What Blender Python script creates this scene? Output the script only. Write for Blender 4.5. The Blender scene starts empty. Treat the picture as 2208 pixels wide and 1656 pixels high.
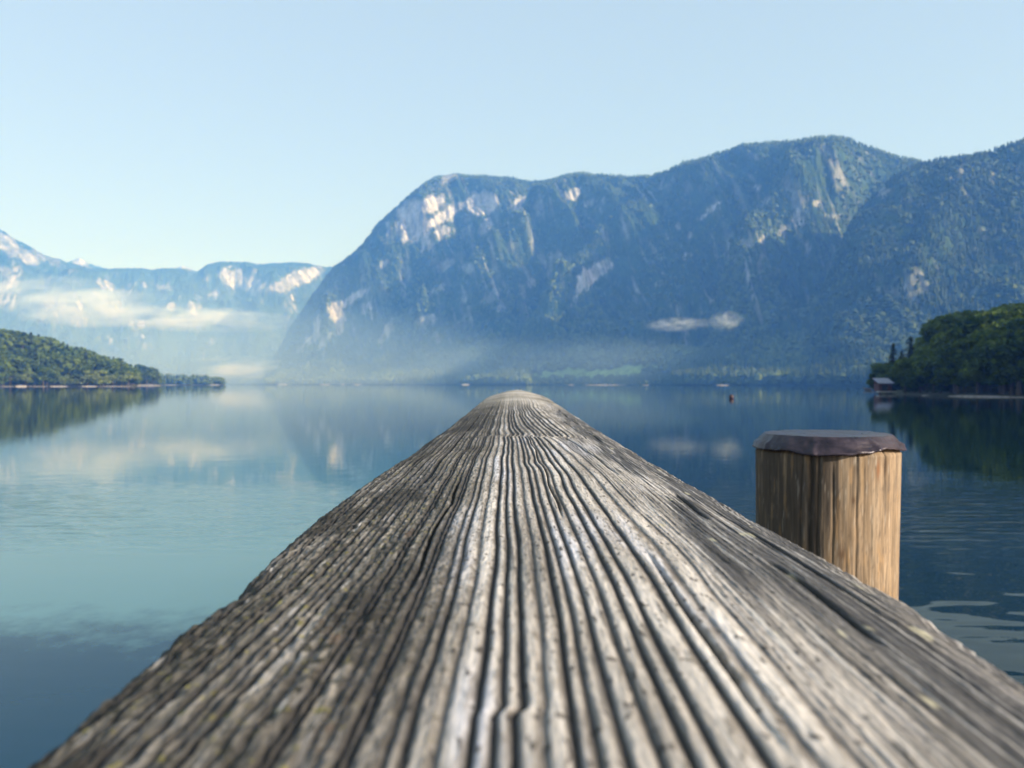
import bpy, math, random
import numpy as np
from mathutils import Vector

rnd = random.Random(7)
rng = np.random.default_rng(11)
SC = bpy.context.scene
COL = SC.collection

# ---------------------------------------------------------------- camera, sky, sun, exposure
F = 1800.0            # focal length in photo pixels (photo 2208 x 1656), horizon at y = 828
CX, HY = 1104.0, 828.0
ZC = 2.0              # eye height above the lake, metres

cam_d = bpy.data.cameras.new('camera')
cam = bpy.data.objects.new('camera', cam_d); COL.objects.link(cam)
cam.location = (0, 0, ZC); cam.rotation_euler = (math.radians(90), 0, 0)
cam_d.sensor_width = 36.0; cam_d.lens = 36.0 * F / 2208.0
cam_d.clip_start = 0.01; cam_d.clip_end = 60000
cam_d.dof.use_dof = True; cam_d.dof.focus_distance = 0.55; cam_d.dof.aperture_fstop = 19.0
SC.camera = cam

SUN_EL, SUN_AZ = math.radians(23), math.radians(120)     # azimuth clockwise from the view direction (+Y)
w = bpy.data.worlds.new('World'); SC.world = w; w.use_nodes = True
nt = w.node_tree; bg = nt.nodes['Background']
sky = nt.nodes.new('ShaderNodeTexSky'); sky.sky_type = 'NISHITA'; sky.sun_disc = False
sky.sun_elevation = SUN_EL; sky.sun_rotation = SUN_AZ
sky.altitude = 500; sky.air_density = 1.0; sky.dust_density = 2.5; sky.ozone_density = 1.0
tint = nt.nodes.new('ShaderNodeMix'); tint.data_type = 'RGBA'; tint.blend_type = 'MULTIPLY'; tint.inputs[0].default_value = 1.0
nt.links.new(sky.outputs[0], tint.inputs[6]); tint.inputs[7].default_value = (1.05, 0.86, 0.85, 1)   # pale morning sky
veil = nt.nodes.new('ShaderNodeMix'); veil.data_type = 'RGBA'; veil.inputs[0].default_value = 0.6      # thin even high haze
nt.links.new(tint.outputs[2], veil.inputs[6]); veil.inputs[7].default_value = (2.48, 3.18, 3.42, 1)
nt.links.new(veil.outputs[2], bg.inputs[0]); bg.inputs[1].default_value = 0.135

sun_d = bpy.data.lights.new('sun', 'SUN'); sun = bpy.data.objects.new('sun', sun_d); COL.objects.link(sun)
sun_d.energy = 5.0; sun_d.angle = math.radians(0.5); sun_d.color = (1.0, 0.90, 0.77)
SV = Vector((math.sin(SUN_AZ) * math.cos(SUN_EL), math.cos(SUN_AZ) * math.cos(SUN_EL), math.sin(SUN_EL)))
sun.rotation_euler = (-SV).to_track_quat('-Z', 'Y').to_euler()
sun.location = SV * 50

SC.view_settings.view_transform = 'Standard'; SC.view_settings.look = 'None'
SC.view_settings.exposure = 0.85; SC.view_settings.gamma = 1.0
SC.render.engine = 'CYCLES'
cy = SC.cycles
cy.use_denoising = True; cy.max_bounces = 8; cy.diffuse_bounces = 2; cy.glossy_bounces = 3
cy.transparent_max_bounces = 16; cy.volume_bounces = 3; cy.sample_clamp_indirect = 6.0

# ---------------------------------------------------------------- helpers
def tag(o, label=None, cat=None, group=None, kind=None):
    if label: o['label'] = label
    if cat: o['category'] = cat
    if group: o['group'] = group
    if kind: o['kind'] = kind
    return o

def new_mesh(name, V, Fq, mats, attrs=None, smooth=True, cols=None, midx=None):
    """V (n,3); Fq (m,4) or (m,3) int array"""
    V = np.asarray(V, np.float32); Fq = np.asarray(Fq, np.int32)
    me = bpy.data.meshes.new(name)
    me.vertices.add(len(V)); me.vertices.foreach_set('co', V.ravel())
    m, k = Fq.shape
    me.loops.add(m * k); me.loops.foreach_set('vertex_index', Fq.ravel())
    me.polygons.add(m)
    me.polygons.foreach_set('loop_start', np.arange(0, m * k, k, dtype=np.int32))
    me.polygons.foreach_set('use_smooth', np.full(m, smooth))
    for a in (mats if isinstance(mats, (list, tuple)) else [mats]): me.materials.append(a)
    if midx is not None: me.polygons.foreach_set('material_index', np.asarray(midx, np.int32))
    me.update(calc_edges=True)
    for nme, arr in (attrs or {}).items():
        a = me.attributes.new(nme, 'FLOAT', 'POINT'); a.data.foreach_set('value', np.asarray(arr, np.float32).ravel())
    if cols is not None:
        c4 = np.ones((len(V), 4), np.float32); c4[:, :3] = np.asarray(cols).reshape(-1, 3)
        a = me.attributes.new('tone', 'FLOAT_COLOR', 'POINT'); a.data.foreach_set('color', c4.ravel())
    me.validate(clean_customdata=False)
    return me

def link(name, me, parent=None, loc=(0, 0, 0)):
    o = bpy.data.objects.new(name, me); COL.objects.link(o); o.location = loc
    if parent: o.parent = parent
    return o

def empty(name, loc=(0, 0, 0), rz=0):
    o = bpy.data.objects.new(name, None); COL.objects.link(o); o.location = loc; o.rotation_euler = (0, 0, rz)
    o.empty_display_size = 0.2
    return o

def grid_faces(nr, nc, wrap=False):
    r = np.arange(nr - 1)[:, None]; c = np.arange(nc if wrap else nc - 1)[None, :]
    c2 = (c + 1) % nc
    return np.stack([r * nc + c, r * nc + c2, (r + 1) * nc + c2, (r + 1) * nc + c], -1).reshape(-1, 4)

def _h(ix, iy, seed):
    n = (ix.astype(np.int64) * 374761393 + iy.astype(np.int64) * 668265263 + seed * 982451653) & 0xffffffff
    n = ((n ^ (n >> 13)) * 1274126177) & 0xffffffff
    n = n ^ (n >> 16)
    return (n & 0xffff) / 65535.0

def vnoise(x, y, seed=0):
    """smooth noise, about -1..1"""
    x = np.asarray(x, float); y = np.asarray(y, float)
    xi = np.floor(x); yi = np.floor(y); fx = x - xi; fy = y - yi
    ux = fx * fx * fx * (fx * (fx * 6 - 15) + 10); uy = fy * fy * fy * (fy * (fy * 6 - 15) + 10)
    def g(ox, oy):
        a = _h(xi + ox, yi + oy, seed) * 6.2831853
        return np.cos(a) * (fx - ox) + np.sin(a) * (fy - oy)
    a = g(0, 0); b = g(1, 0); c = g(0, 1); d = g(1, 1)
    return 1.45 * ((a * (1 - ux) + b * ux) * (1 - uy) + (c * (1 - ux) + d * ux) * uy)

def fbm(x, y, o=4, seed=0, gain=0.5, lac=2.03):
    s = 0; a = 1; t = 0
    for i in range(o):
        s = s + a * vnoise(x, y, seed + i * 17); t += a; a *= gain; x = x * lac + 3.1; y = y * lac + 7.7
    return s / t * 1.3

def ridged(x, y, o=4, seed=0):
    s = 0; a = 1; t = 0
    for i in range(o):
        s = s + a * (1 - np.abs(vnoise(x, y, seed + i * 13)) * 2); t += a; a *= 0.5; x = x * 2.05 + 1.7; y = y * 2.05 + 5.2
    return s / t

def sstep(a, b, x):
    t = np.clip((x - a) / (b - a), 0, 1); return t * t * (3 - 2 * t)

def mixc(a, b, t):
    t = np.clip(np.asarray(t)[..., None], 0, 1); return np.asarray(a) * (1 - t) + np.asarray(b) * t

def pt(px, py, D):
    return Vector(((px - CX) / F * D, D, ZC + (HY - py) / F * D))

class Mat:
    def __init__(s, name):
        s.m = bpy.data.materials.new(name); s.m.use_nodes = True
        s.t = s.m.node_tree; s.b = s.t.nodes['Principled BSDF']; s.out = s.t.nodes['Material Output']
    def n(s, typ, props=None, **ins):
        nd = s.t.nodes.new(typ)
        for k, v in (props or {}).items(): setattr(nd, k, v)
        for k, v in ins.items():
            key = int(k[1:]) if k[0] == 'i' and k[1:].isdigit() else k.replace('_', ' ')
            if hasattr(v, 'is_output'): s.t.links.new(v, nd.inputs[key])
            else: nd.inputs[key].default_value = v
        return nd
    def l(s, a, b): s.t.links.new(a, b)
    def set(s, **ins):
        for k, v in ins.items():
            key = k.replace('_', ' ')
            if hasattr(v, 'is_output'): s.l(v, s.b.inputs[key])
            else: s.b.inputs[key].default_value = v
        return s
    def coord(s, scale=(1, 1, 1), out='Object'):
        tc = s.n('ShaderNodeTexCoord')
        mp = s.n('ShaderNodeMapping', Vector=tc.outputs[out]); mp.inputs['Scale'].default_value = scale
        return mp.outputs[0]
    def noise(s, vec, scale, detail=4, rough=0.55, dist=0):
        return s.n('ShaderNodeTexNoise', Vector=vec, Scale=scale, Detail=detail, Roughness=rough, Distortion=dist).outputs['Fac']
    def ramp(s, fac, stops):
        r = s.n('ShaderNodeValToRGB', Fac=fac); e = r.color_ramp.elements
        while len(e) < len(stops): e.new(0.5)
        for i, (p, c) in enumerate(stops):
            e[i].position = p; e[i].color = (c, c, c, 1) if isinstance(c, (int, float)) else (*c, 1)
        return r.outputs[0]
    def mix(s, fac, a, b, mode='MIX'):
        nd = s.n('ShaderNodeMix', {'data_type': 'RGBA', 'blend_type': mode})
        for v, i in ((fac, 0), (a, 6), (b, 7)):
            if hasattr(v, 'is_output'): s.l(v, nd.inputs[i])
            else: nd.inputs[i].default_value = v if i == 0 else (*v, 1)
        return nd.outputs[2]
    def math(s, op, a, b=0.0):
        nd = s.n('ShaderNodeMath', {'operation': op})
        for v, i in ((a, 0), (b, 1)):
            if hasattr(v, 'is_output'): s.l(v, nd.inputs[i])
            else: nd.inputs[i].default_value = v
        return nd.outputs[0]
    def attr(s, name): return s.n('ShaderNodeAttribute', {'attribute_name': name})
    def bump(s, h, strength=0.5, dist=0.01, normal=None):
        b = s.n('ShaderNodeBump', Height=h, Strength=strength, Distance=dist)
        if normal is not None: s.l(normal, b.inputs['Normal'])
        return b.outputs[0]

# ---------------------------------------------------------------- materials
def make_terrain_mat():
    M = Mat('mountain_ground')
    at = M.attr('tone').outputs['Color']
    v = M.coord((1, 1, 1))
    n = M.noise(v, 0.05, 5, 0.65)
    c = M.mix(1.0, at, M.ramp(n, [(0.3, 0.55), (0.7, 1.45)]), 'MULTIPLY')
    M.set(Base_Color=c, Roughness=0.95); M.b.inputs['Specular IOR Level'].default_value = 0.05
    M.l(M.bump(n, 0.8, 9.0), M.b.inputs['Normal'])
    return M.m
M_TERR = make_terrain_mat()

def make_leaf(name, dark, light, transl=0.35):
    M = Mat(name)
    a = M.attr('tint').outputs['Fac']
    oi = M.n('ShaderNodeObjectInfo').outputs['Random']
    f = M.math('ADD', M.math('MULTIPLY', a, 0.62), M.math('MULTIPLY', oi, 0.38))
    c = M.ramp(f, [(0.12, dark), (0.9, light)])
    M.set(Base_Color=c, Roughness=0.7); M.b.inputs['Specular IOR Level'].default_value = 0.15
    tr = M.n('ShaderNodeBsdfTranslucent', Color=c)
    mx = M.n('ShaderNodeMixShader', Fac=transl); M.l(M.b.outputs[0], mx.inputs[1]); M.l(tr.outputs[0], mx.inputs[2])
    M.l(mx.outputs[0], M.out.inputs[0])
    return M.m
M_BROAD = make_leaf('broadleaf_foliage', (0.02, 0.05, 0.010), (0.155, 0.215, 0.032))
M_PALE = make_leaf('willow_foliage', (0.07, 0.11, 0.025), (0.23, 0.28, 0.08))
M_CONIF = make_leaf('conifer_needles', (0.012, 0.028, 0.014), (0.05, 0.08, 0.032), 0.15)
M_FOREST = make_leaf('far_forest_foliage', (0.013, 0.034, 0.014), (0.10, 0.14, 0.05), 0.1)

def simple(name, col, rough=0.9, nscale=4.0, var=0.35, metallic=0.0, bump=0.0):
    M = Mat(name); n = M.noise(M.coord(), nscale, 5, 0.6)
    lo = tuple(c * (1 - var) for c in col); hi = tuple(min(1, c * (1 + var)) for c in col)
    M.set(Base_Color=M.ramp(n, [(0.3, lo), (0.7, hi)]), Roughness=rough, Metallic=metallic)
    if bump: M.l(M.bump(n, 0.5, bump), M.b.inputs['Normal'])
    return M.m
M_BARK = simple('bark', (0.09, 0.07, 0.05), 0.95, 3.0)
M_GRAVEL = simple('pale_gravel', (0.36, 0.32, 0.28), 0.95, 1.2, 0.4)
M_SOIL = simple('forest_floor', (0.05, 0.055, 0.025), 0.95, 0.5, 0.4)

# ---------------------------------------------------------------- water
def make_water():
    M = Mat('lake_water')
    tc = M.n('ShaderNodeTexCoord').outputs['Object']
    sep = M.n('ShaderNodeSeparateXYZ', Vector=tc); X, Y = sep.outputs[0], sep.outputs[1]
    # darker blue body colour in the near left water, its ragged far edge about 7 m out
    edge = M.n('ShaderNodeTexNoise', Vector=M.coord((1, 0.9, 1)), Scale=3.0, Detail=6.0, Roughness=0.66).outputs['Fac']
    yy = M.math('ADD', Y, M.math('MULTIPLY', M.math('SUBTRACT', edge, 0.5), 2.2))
    dark_left = M.n('ShaderNodeMapRange', {'interpolation_type': 'SMOOTHSTEP'}, Value=yy, From_Min=7.65, From_Max=6.1, To_Min=0.0, To_Max=1.0).outputs[0]
    dark_left = M.math('MULTIPLY', dark_left, M.n('ShaderNodeMapRange', Value=X, From_Min=0.4, From_Max=-0.4, To_Min=0.0, To_Max=1.0).outputs[0])
    # pale silt shallows on the left, deep dark water on the right and far out
    shal = M.n('ShaderNodeMapRange', {'interpolation_type': 'SMOOTHSTEP'}, Value=X, From_Min=1.5, From_Max=-3.5, To_Min=0.0, To_Max=1.0).outputs[0]
    far = M.n('ShaderNodeMapRange', {'interpolation_type': 'SMOOTHSTEP'}, Value=Y, From_Min=40.0, From_Max=9.0, To_Min=0.0, To_Max=1.0).outputs[0]
    shal = M.math('MULTIPLY', shal, far)
    body = M.mix(shal, (0.003, 0.012, 0.016), (0.075, 0.17, 0.19))
    body = M.mix(M.math('MULTIPLY', dark_left, 0.93), body, (0.002, 0.028, 0.062))
    M.set(Base_Color=body, Roughness=0.015, IOR=1.22); M.b.inputs['Specular IOR Level'].default_value = 0.34
    # ripples: fine everywhere, a wind-ruffled streak, rings near the post
    n1 = M.noise(M.coord((1.0, 1.6, 1)), 1.1, 3, 0.5)
    n2 = M.noise(M.coord((0.55, 2.6, 1)), 2.2, 2, 0.5, 0.4)
    n3 = M.noise(M.coord((0.02, 0.05, 1)), 1.0, 3, 0.5)
    patch = M.n('ShaderNodeMapRange', {'interpolation_type': 'SMOOTHSTEP'}, Value=Y, From_Min=9.0, From_Max=11.5, To_Min=0.0, To_Max=1.0).outputs[0]
    patch = M.math('MULTIPLY', patch, M.n('ShaderNodeMapRange', {'interpolation_type': 'SMOOTHSTEP'}, Value=Y, From_Min=18.0, From_Max=13.5, To_Min=0.0, To_Max=1.0).outputs[0])
    amp2 = M.math('ADD', 0.05, M.math('MULTIPLY', patch, 1.15))
    near = M.n('ShaderNodeMapRange', {'interpolation_type': 'SMOOTHSTEP'}, Value=X, From_Min=0.5, From_Max=3.0, To_Min=0.0, To_Max=1.0).outputs[0]
    near = M.math('MULTIPLY', near, M.n('ShaderNodeMapRange', Value=Y, From_Min=12.0, From_Max=7.5, To_Min=0.0, To_Max=1.0).outputs[0])
    n4 = M.n('ShaderNodeTexNoise', Vector=M.coord((0.9, 2.0, 1)), Scale=1.15, Detail=1.0, Roughness=0.4, Distortion=0.3).outputs['Fac']
    h = M.math('ADD', M.math('MULTIPLY', n1, 0.16), M.math('MULTIPLY', n2, amp2))
    h = M.math('ADD', h, M.math('MULTIPLY', n4, M.math('MULTIPLY', near, 1.2)))
    h = M.math('ADD', h, M.math('MULTIPLY', n3, 0.3))
    M.l(M.bump(h, 1.0, 0.016), M.b.inputs['Normal'])
    return M.m
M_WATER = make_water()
HB = dict(x0=-5200, x1=2600, y0=-70, y1=8000, z0=-2.6, z1=1075)
V = np.array([(HB['x0'] + 5, -65, 0), (HB['x1'] - 5, -65, 0), (HB['x1'] - 5, HB['y1'] - 5, 0), (HB['x0'] + 5, HB['y1'] - 5, 0)])
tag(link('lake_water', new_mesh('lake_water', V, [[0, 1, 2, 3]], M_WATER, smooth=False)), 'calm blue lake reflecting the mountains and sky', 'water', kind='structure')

# ---------------------------------------------------------------- mountains
FOREST = np.array((0.018, 0.04, 0.02)); FOREST2 = np.array((0.05, 0.08, 0.03)); ROCK = np.array((0.45, 0.435, 0.44)); MEADOW = np.array((0.17, 0.26, 0.08))

def ell(px, py, lst, seed=0):
    m = np.zeros_like(px)
    wx = px + 9 * fbm(px / 16, py / 16, 3, seed + 3); wy = py + 9 * fbm(px / 16, py / 16, 3, seed + 9)
    for (x, y, rx, ry, a, s) in lst:
        ca, sa = math.cos(math.radians(a)), math.sin(math.radians(a))
        dx, dy = wx - x, wy - y
        q = ((dx * ca + dy * sa) / rx) ** 2 + ((-dx * sa + dy * ca) / ry) ** 2
        m = np.maximum(m, s * (1 - sstep(0.55, 1.25, q)))
    return m

def spine(px, py, line, width):
    d = np.full_like(px, 1e9)
    for (x0, y0), (x1, y1) in zip(line[:-1], line[1:]):
        vx, vy = x1 - x0, y1 - y0
        t = np.clip(((px - x0) * vx + (py - y0) * vy) / (vx * vx + vy * vy), 0, 1)
        d = np.minimum(d, np.hypot(px - x0 - t * vx, py - y0 - t * vy))
    return np.exp(-(d / width) ** 2)

def mountain(name, us, skyl, Db, Dr, prof, nt, amp, seed, spines=(), rocks=(), rockbase=0.0, meadows=(), back=900, label='', rockmul=1.0):
    sx, sy = zip(*skyl)
    u = np.linspace(us[0], us[1], us[2])
    ys = np.interp(u, sx, sy)
    ys = ys + 2.6 * fbm(u / 38, u * 0, 4, seed) + 1.6 * fbm(u / 7, u * 0, 3, seed + 2)
    db = np.interp(u, *zip(*Db)); db = db * (1 + .03 * fbm(u / 130, u * 0, 3, seed + 1)); dr = np.interp(u, *zip(*Dr))
    H = np.maximum((HY - ys) / F * dr + ZC, 1.0); kk = (dr / 4000)[None]
    t = np.linspace(0, 1, nt)
    T, U = np.meshgrid(t, u, indexing='ij')
    D = db[None] + (dr - db)[None] * T
    s = np.interp(T, *zip(*prof))
    Z = H[None] * s - 1.2 * (1 - T) ** 8
    Xw = (U - CX) / F * D
    py0 = HY - (Z - ZC) / D * F
    env = np.clip((T - 0.12) / 0.3, 0, 1) * np.sqrt(np.clip((1 - T) / 0.3, 0, 1)) * np.minimum(1, H[None] / (450 * kk))
    XS, DS, ZS = (U - CX) / F * 4000 * D / dr[None], D / kk, Z / kk; q = XS + 0.75 * ZS
    r1 = ridged(q / 520, ZS / 1500 + DS / 2600, 4, seed + 5)
    r2 = fbm(q / 150, (XS - ZS) / 330, 4, seed + 8)
    r3 = fbm(XS / 45, (DS + ZS) / 60, 3, seed + 31)
    Z = Z + env * amp * kk * (r1 * 0.85 - 0.25 + 0.42 * r2 + 0.13 * r3)
    for (ln, wd, a) in spines: Z = Z + env * a * kk * spine(U, py0, ln, wd)
    Z = Z + 5.0 * kk * fbm(XS / 22, DS / 22, 3, seed + 40) * np.clip(T / 0.1, 0, 1) * np.minimum(1, H[None] / 150)
    lim = ZC + (HY - ys - 3)[None] / F * D - 5 * kk - 60 * kk * (1 - T)
    over = np.clip(Z - lim, 0, None); Z = np.where(Z > lim, lim + 0 * over, Z); Z[-1] = H - 5 * kk[0]
    Z[0] = -1.5
    py = HY - (Z - ZC) / D * F
    # colours
    rk = ell(U, py, rocks, seed) * rockmul
    gz = np.gradient(Z, axis=0) / np.maximum(np.gradient(D, axis=0), 1e-3)
    steep = sstep(1.25, 2.3, gz) * sstep(0.0, 0.5, fbm(q / 90, (XS - ZS) / 160, 4, seed + 60))
    rk = np.maximum(rk, rockbase * steep)
    strk = sstep(.18, .5, fbm(q / 24, (XS - ZS) / 240, 4, seed + 66)) * sstep(.2, .45, T) * sstep(1.0, .9, T) * sstep(.0, .4, fbm(XS / 330, ZS / 260, 3, seed + 67) + .12 + .3 * sstep(1350, 800, U))
    rk = np.maximum(rk, rockbase * 1.25 * strk * (1.0 if rockmul == 1.0 else 0.12))
    rn = fbm(q / 26, (XS * 0.4 - ZS) / 70, 4, seed + 71)
    rk = np.clip(rk * (1.05 + 0.9 * rn), 0, 1)
    g = 0.5 + 0.6 * fbm(XS / 160, ZS / 120, 4, seed + 80)
    c = mixc(FOREST, FOREST2, g)
    md = ell(U, py, meadows, seed + 4)
    c = mixc(c, MEADOW, md)
    c = mixc(c, ROCK * (0.85 + 0.3 * rn[..., None]), rk)
    P = np.stack([Xw, D, Z], -1)
    # far side
    nb = 14; tb = np.linspace(0, 1, nb + 1)[1:]
    Pb = []
    for k in tb:
        d2 = dr + back * k
        Pb.append(np.stack([(u - CX) / F * d2, d2, Z[-1] * (1 - k) ** 1.1 - 1.5 * k], -1))
    PP = np.concatenate([P, np.array(Pb)], 0)
    CC = np.concatenate([c, np.repeat(c[-1:], nb, 0)], 0)
    me = new_mesh(name, PP.reshape(-1, 3), grid_faces(nt + nb, us[2]), M_TERR, cols=CC)
    o = link(name, me); tag(o, label, 'mountain', kind='structure')
    return dict(P=P, rk=rk, md=md, D=D, py=py, u=u, T=T)

ROCK_A = [(885, 478, 34, 48, 10, 1), (932, 438, 30, 18, -20, .9), (955, 468, 48, 13, -32, .9), (980, 455, 40, 9, -32, .8), (1040, 438, 38, 26, -10, 1), (1118, 440, 20, 10, -45, .8),
          (915, 515, 9, 34, 8, .9), (1048, 488, 12, 22, 25, .7), (955, 500, 20, 12, -40, .7), (1232, 418, 24, 13, -25, .8), (965, 385, 22, 12, -15, .5), (1270, 440, 14, 8, -30, .5),
          (1292, 582, 36, 17, -28, 1), (1252, 612, 11, 36, 14, 1), (1275, 605, 10, 26, 20, .9), (1205, 556, 24, 12, 20, .45), (1145, 610, 12, 14, 0, .5), (1080, 665, 14, 7, -40, .4),
          (758, 645, 44, 9, -32, .9), (722, 672, 16, 26, 20, 1), (733, 698, 15, 28, 12, .95), (791, 664, 11, 16, 15, .8), (684, 708, 9, 28, 12, .8), (660, 742, 32, 7, -48, .8), (700, 735, 28, 8, -50, .6),
          (832, 718, 11, 36, 28, .55), (920, 690, 28, 10, -8, .4), (945, 625, 26, 9, -35, .45), (960, 570, 28, 10, -25, .4), (1010, 580, 14, 10, 10, .4), (825, 570, 14, 8, -35, .5), (1060, 640, 28, 9, -30, .35), (990, 700, 20, 7, -30, .3),
          (1540, 447, 20, 7, -28, .9), (1520, 465, 12, 5, -25, .6), (1650, 437, 22, 8, -30, .5), (1735, 430, 8, 7, 0, .6), (1718, 463, 8, 16, 30, .9), (1722, 478, 12, 6, -20, .9), (1760, 440, 12, 6, -20, .5), (1630, 405, 14, 5, -30, .5),
          (1482, 553, 13, 6, -15, .9), (1425, 555, 10, 6, -20, .7), (1610, 523, 14, 8, 25, .6), (1643, 518, 7, 14, 30, .6), (1690, 497, 20, 8, -30, .55), (1740, 537, 8, 12, 0, .5), (1575, 555, 16, 9, 10, .5), (1487, 505, 5, 8, 0, .6),
          (1462, 488, 7, 8, 0, .5), (1640, 575, 9, 36, 6, .3), (1660, 595, 26, 6, -25, .25), (1865, 505, 24, 11, -30, .45), (1890, 480, 12, 10, 0, .35), (1840, 570, 14, 16, 20, .3), (1800, 466, 20, 6, 0, .35), (1420, 613, 14, 5, -15, .45)]
MEAD_A = [(1335, 801, 100, 11, -6, 1), (1205, 806, 65, 8, -8, .9), (1870, 802, 60, 8, -3, 1), (1500, 812, 30, 6, 0, .6)]
SP_A = [([(1490, 380), (1390, 460), (1300, 560), (1240, 650), (1190, 730)], 46, 185), ([(1790, 360), (1720, 440), (1650, 560), (1600, 660)], 42, 185),
        ([(1240, 400), (1130, 520), (1010, 640), (900, 730)], 46, 165), ([(1000, 390), (900, 500), (800, 620), (700, 740)], 44, 150),
        ([(1430, 425), (1330, 500), (1230, 590), (1150, 690)], 32, -190), ([(1640, 420), (1570, 500), (1530, 620), (1480, 700)], 34, -160), ([(1880, 430), (1800, 520), (1720, 640)], 36, -150), ([(1160, 420), (1060, 520), (960, 640)], 34, -140)]
SKY_A = [(515, 834), (545, 826), (562, 812), (585, 777), (608, 735), (630, 698), (650, 668), (672, 636), (700, 597), (722, 571), (760, 545), (785, 520), (815, 480), (850, 447), (880, 420), (915, 391), (945, 377), (985, 371), (1020, 376), (1060, 377), (1100, 379),
         (1140, 388), (1180, 386), (1220, 375), (1265, 370), (1305, 375), (1345, 378), (1400, 377), (1440, 366), (1470, 349), (1510, 341), (1560, 325), (1600, 311), (1650, 307), (1710, 303), (1750, 294), (1790, 292), (1830, 298),
         (1880, 318), (1930, 336), (1995, 350), (2060, 372), (2200, 420), (2700, 480)]
PROF = [(0, 0), (0.12, 0.03), (0.33, 0.13), (0.5, 0.33), (0.7, 0.63), (0.85, 0.85), (0.94, 0.96), (1, 1)]
TA = mountain('mountain', (515, 2650, 970), SKY_A, [(515, 2720), (700, 2500), (1100, 1800), (1600, 1220), (2000, 1060), (2650, 1000)], [(515, 3320), (980, 3150), (1400, 2500), (1800, 2050), (2650, 1900)],
              PROF, 300, 150, 3, SP_A, ROCK_A, 0.35, MEAD_A, label='long forested mountain with pale cliffs beyond the lake')
ROCK_B = [(1905, 415, 20, 10, -30, .4), (2070, 372, 8, 22, 15, .4), (2050, 390, 14, 8, -30, .3), (1960, 430, 16, 8, -20, .3), (1912, 626, 26, 9, 10, .4), (2140, 385, 10, 14, 10, .3), (2190, 365, 12, 10, 0, .3), (1880, 560, 10, 8, 0, .3), (2195, 565, 8, 20, 35, .3), (2145, 500, 10, 16, 10, .25)]
SKY_B = [(1770, 640), (1800, 560), (1825, 500), (1850, 452), (1880, 425), (1915, 392), (1950, 368), (1995, 350), (2040, 342), (2090, 337), (2130, 328), (2170, 314), (2208, 303), (2300, 285), (2500, 300), (2900, 340)]
TB = mountain('mountain', (1690, 2800, 520), [(1690, 832), (1730, 760)] + SKY_B, [(1690, 1090), (1900, 960), (2800, 900)], [(1690, 1450), (1900, 1600), (2200, 1550), (2800, 1500)],
              PROF, 240, 110, 23, [([(1995, 350), (1930, 470), (1860, 600), (1800, 720)], 50, 50), ([(2110, 340), (2040, 480), (1960, 640)], 40, 95)], ROCK_B, 0.3, label='dark wooded spur closing the right end of the range')
ROCK_C = [(500, 598, 30, 20, 15, 1), (545, 616, 24, 22, -30, 1), (640, 602, 62, 18, -22, 1), (672, 590, 24, 14, -30, 1), (600, 618, 22, 10, -20, .9), (465, 636, 15, 9, -20, .9), (230, 616, 20, 10, 25, .9), (240, 736, 8, 12, 0, .9),
          (12, 520, 26, 18, 30, .7), (40, 545, 50, 14, 25, .7), (85, 550, 20, 14, 25, .6), (120, 565, 16, 10, 30, .5), (10, 585, 20, 10, 30, .6), (310, 615, 10, 6, 30, .7), (355, 620, 20, 6, 25, .7), (170, 690, 20, 16, 0, .6), (300, 700, 30, 12, 0, .6), (120, 655, 30, 14, 0, .6), (420, 660, 16, 9, 0, .7), (455, 735, 8, 9, 0, .4), (250, 660, 26, 10, 10, .5)]
SKY_C = [(-420, 470), (-150, 450), (0, 492), (40, 517), (95, 546), (140, 562), (190, 573), (240, 578), (290, 574), (330, 580), (350, 575), (390, 577), (425, 582), (445, 568), (475, 562), (525, 562), (570, 567), (600, 566), (630, 561), (665, 567), (700, 573), (740, 575), (900, 600)]
TC = mountain('mountain', (-380, 880, 560), SKY_C, [(-380, 3500), (400, 4000), (880, 4100)], [(-380, 4600), (200, 5000), (880, 5100)],
              [(0, 0), (0.2, 0.05), (0.4, 0.2), (0.6, 0.45), (0.8, 0.78), (0.92, 0.95), (1, 1)], 220, 120, 43, [([(470, 565), (420, 650), (350, 740)], 40, 80), ([(640, 565), (600, 650), (540, 740)], 40, 90), ([(180, 575), (150, 660), (100, 740)], 45, 90)], ROCK_C, 0.7, back=1200, rockmul=0.62,
              label='hazy far ridge with pale rock faces at the head of the lake')
TD = mountain('mountain', (60, 520, 120), [(60, 575), (110, 573), (150, 562), (172, 554), (192, 566), (260, 585), (360, 582), (392, 572), (412, 577), (430, 586), (520, 600)], [(60, 6000), (520, 6000)], [(60, 6700), (520, 6700)],
              [(0, 0), (1, 1)], 30, 30, 63, (), [(172, 565, 20, 14, 0, .9), (395, 578, 25, 8, 0, .9)], 0.5, back=900, label='faint far summits just showing above the hazy ridge')

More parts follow.
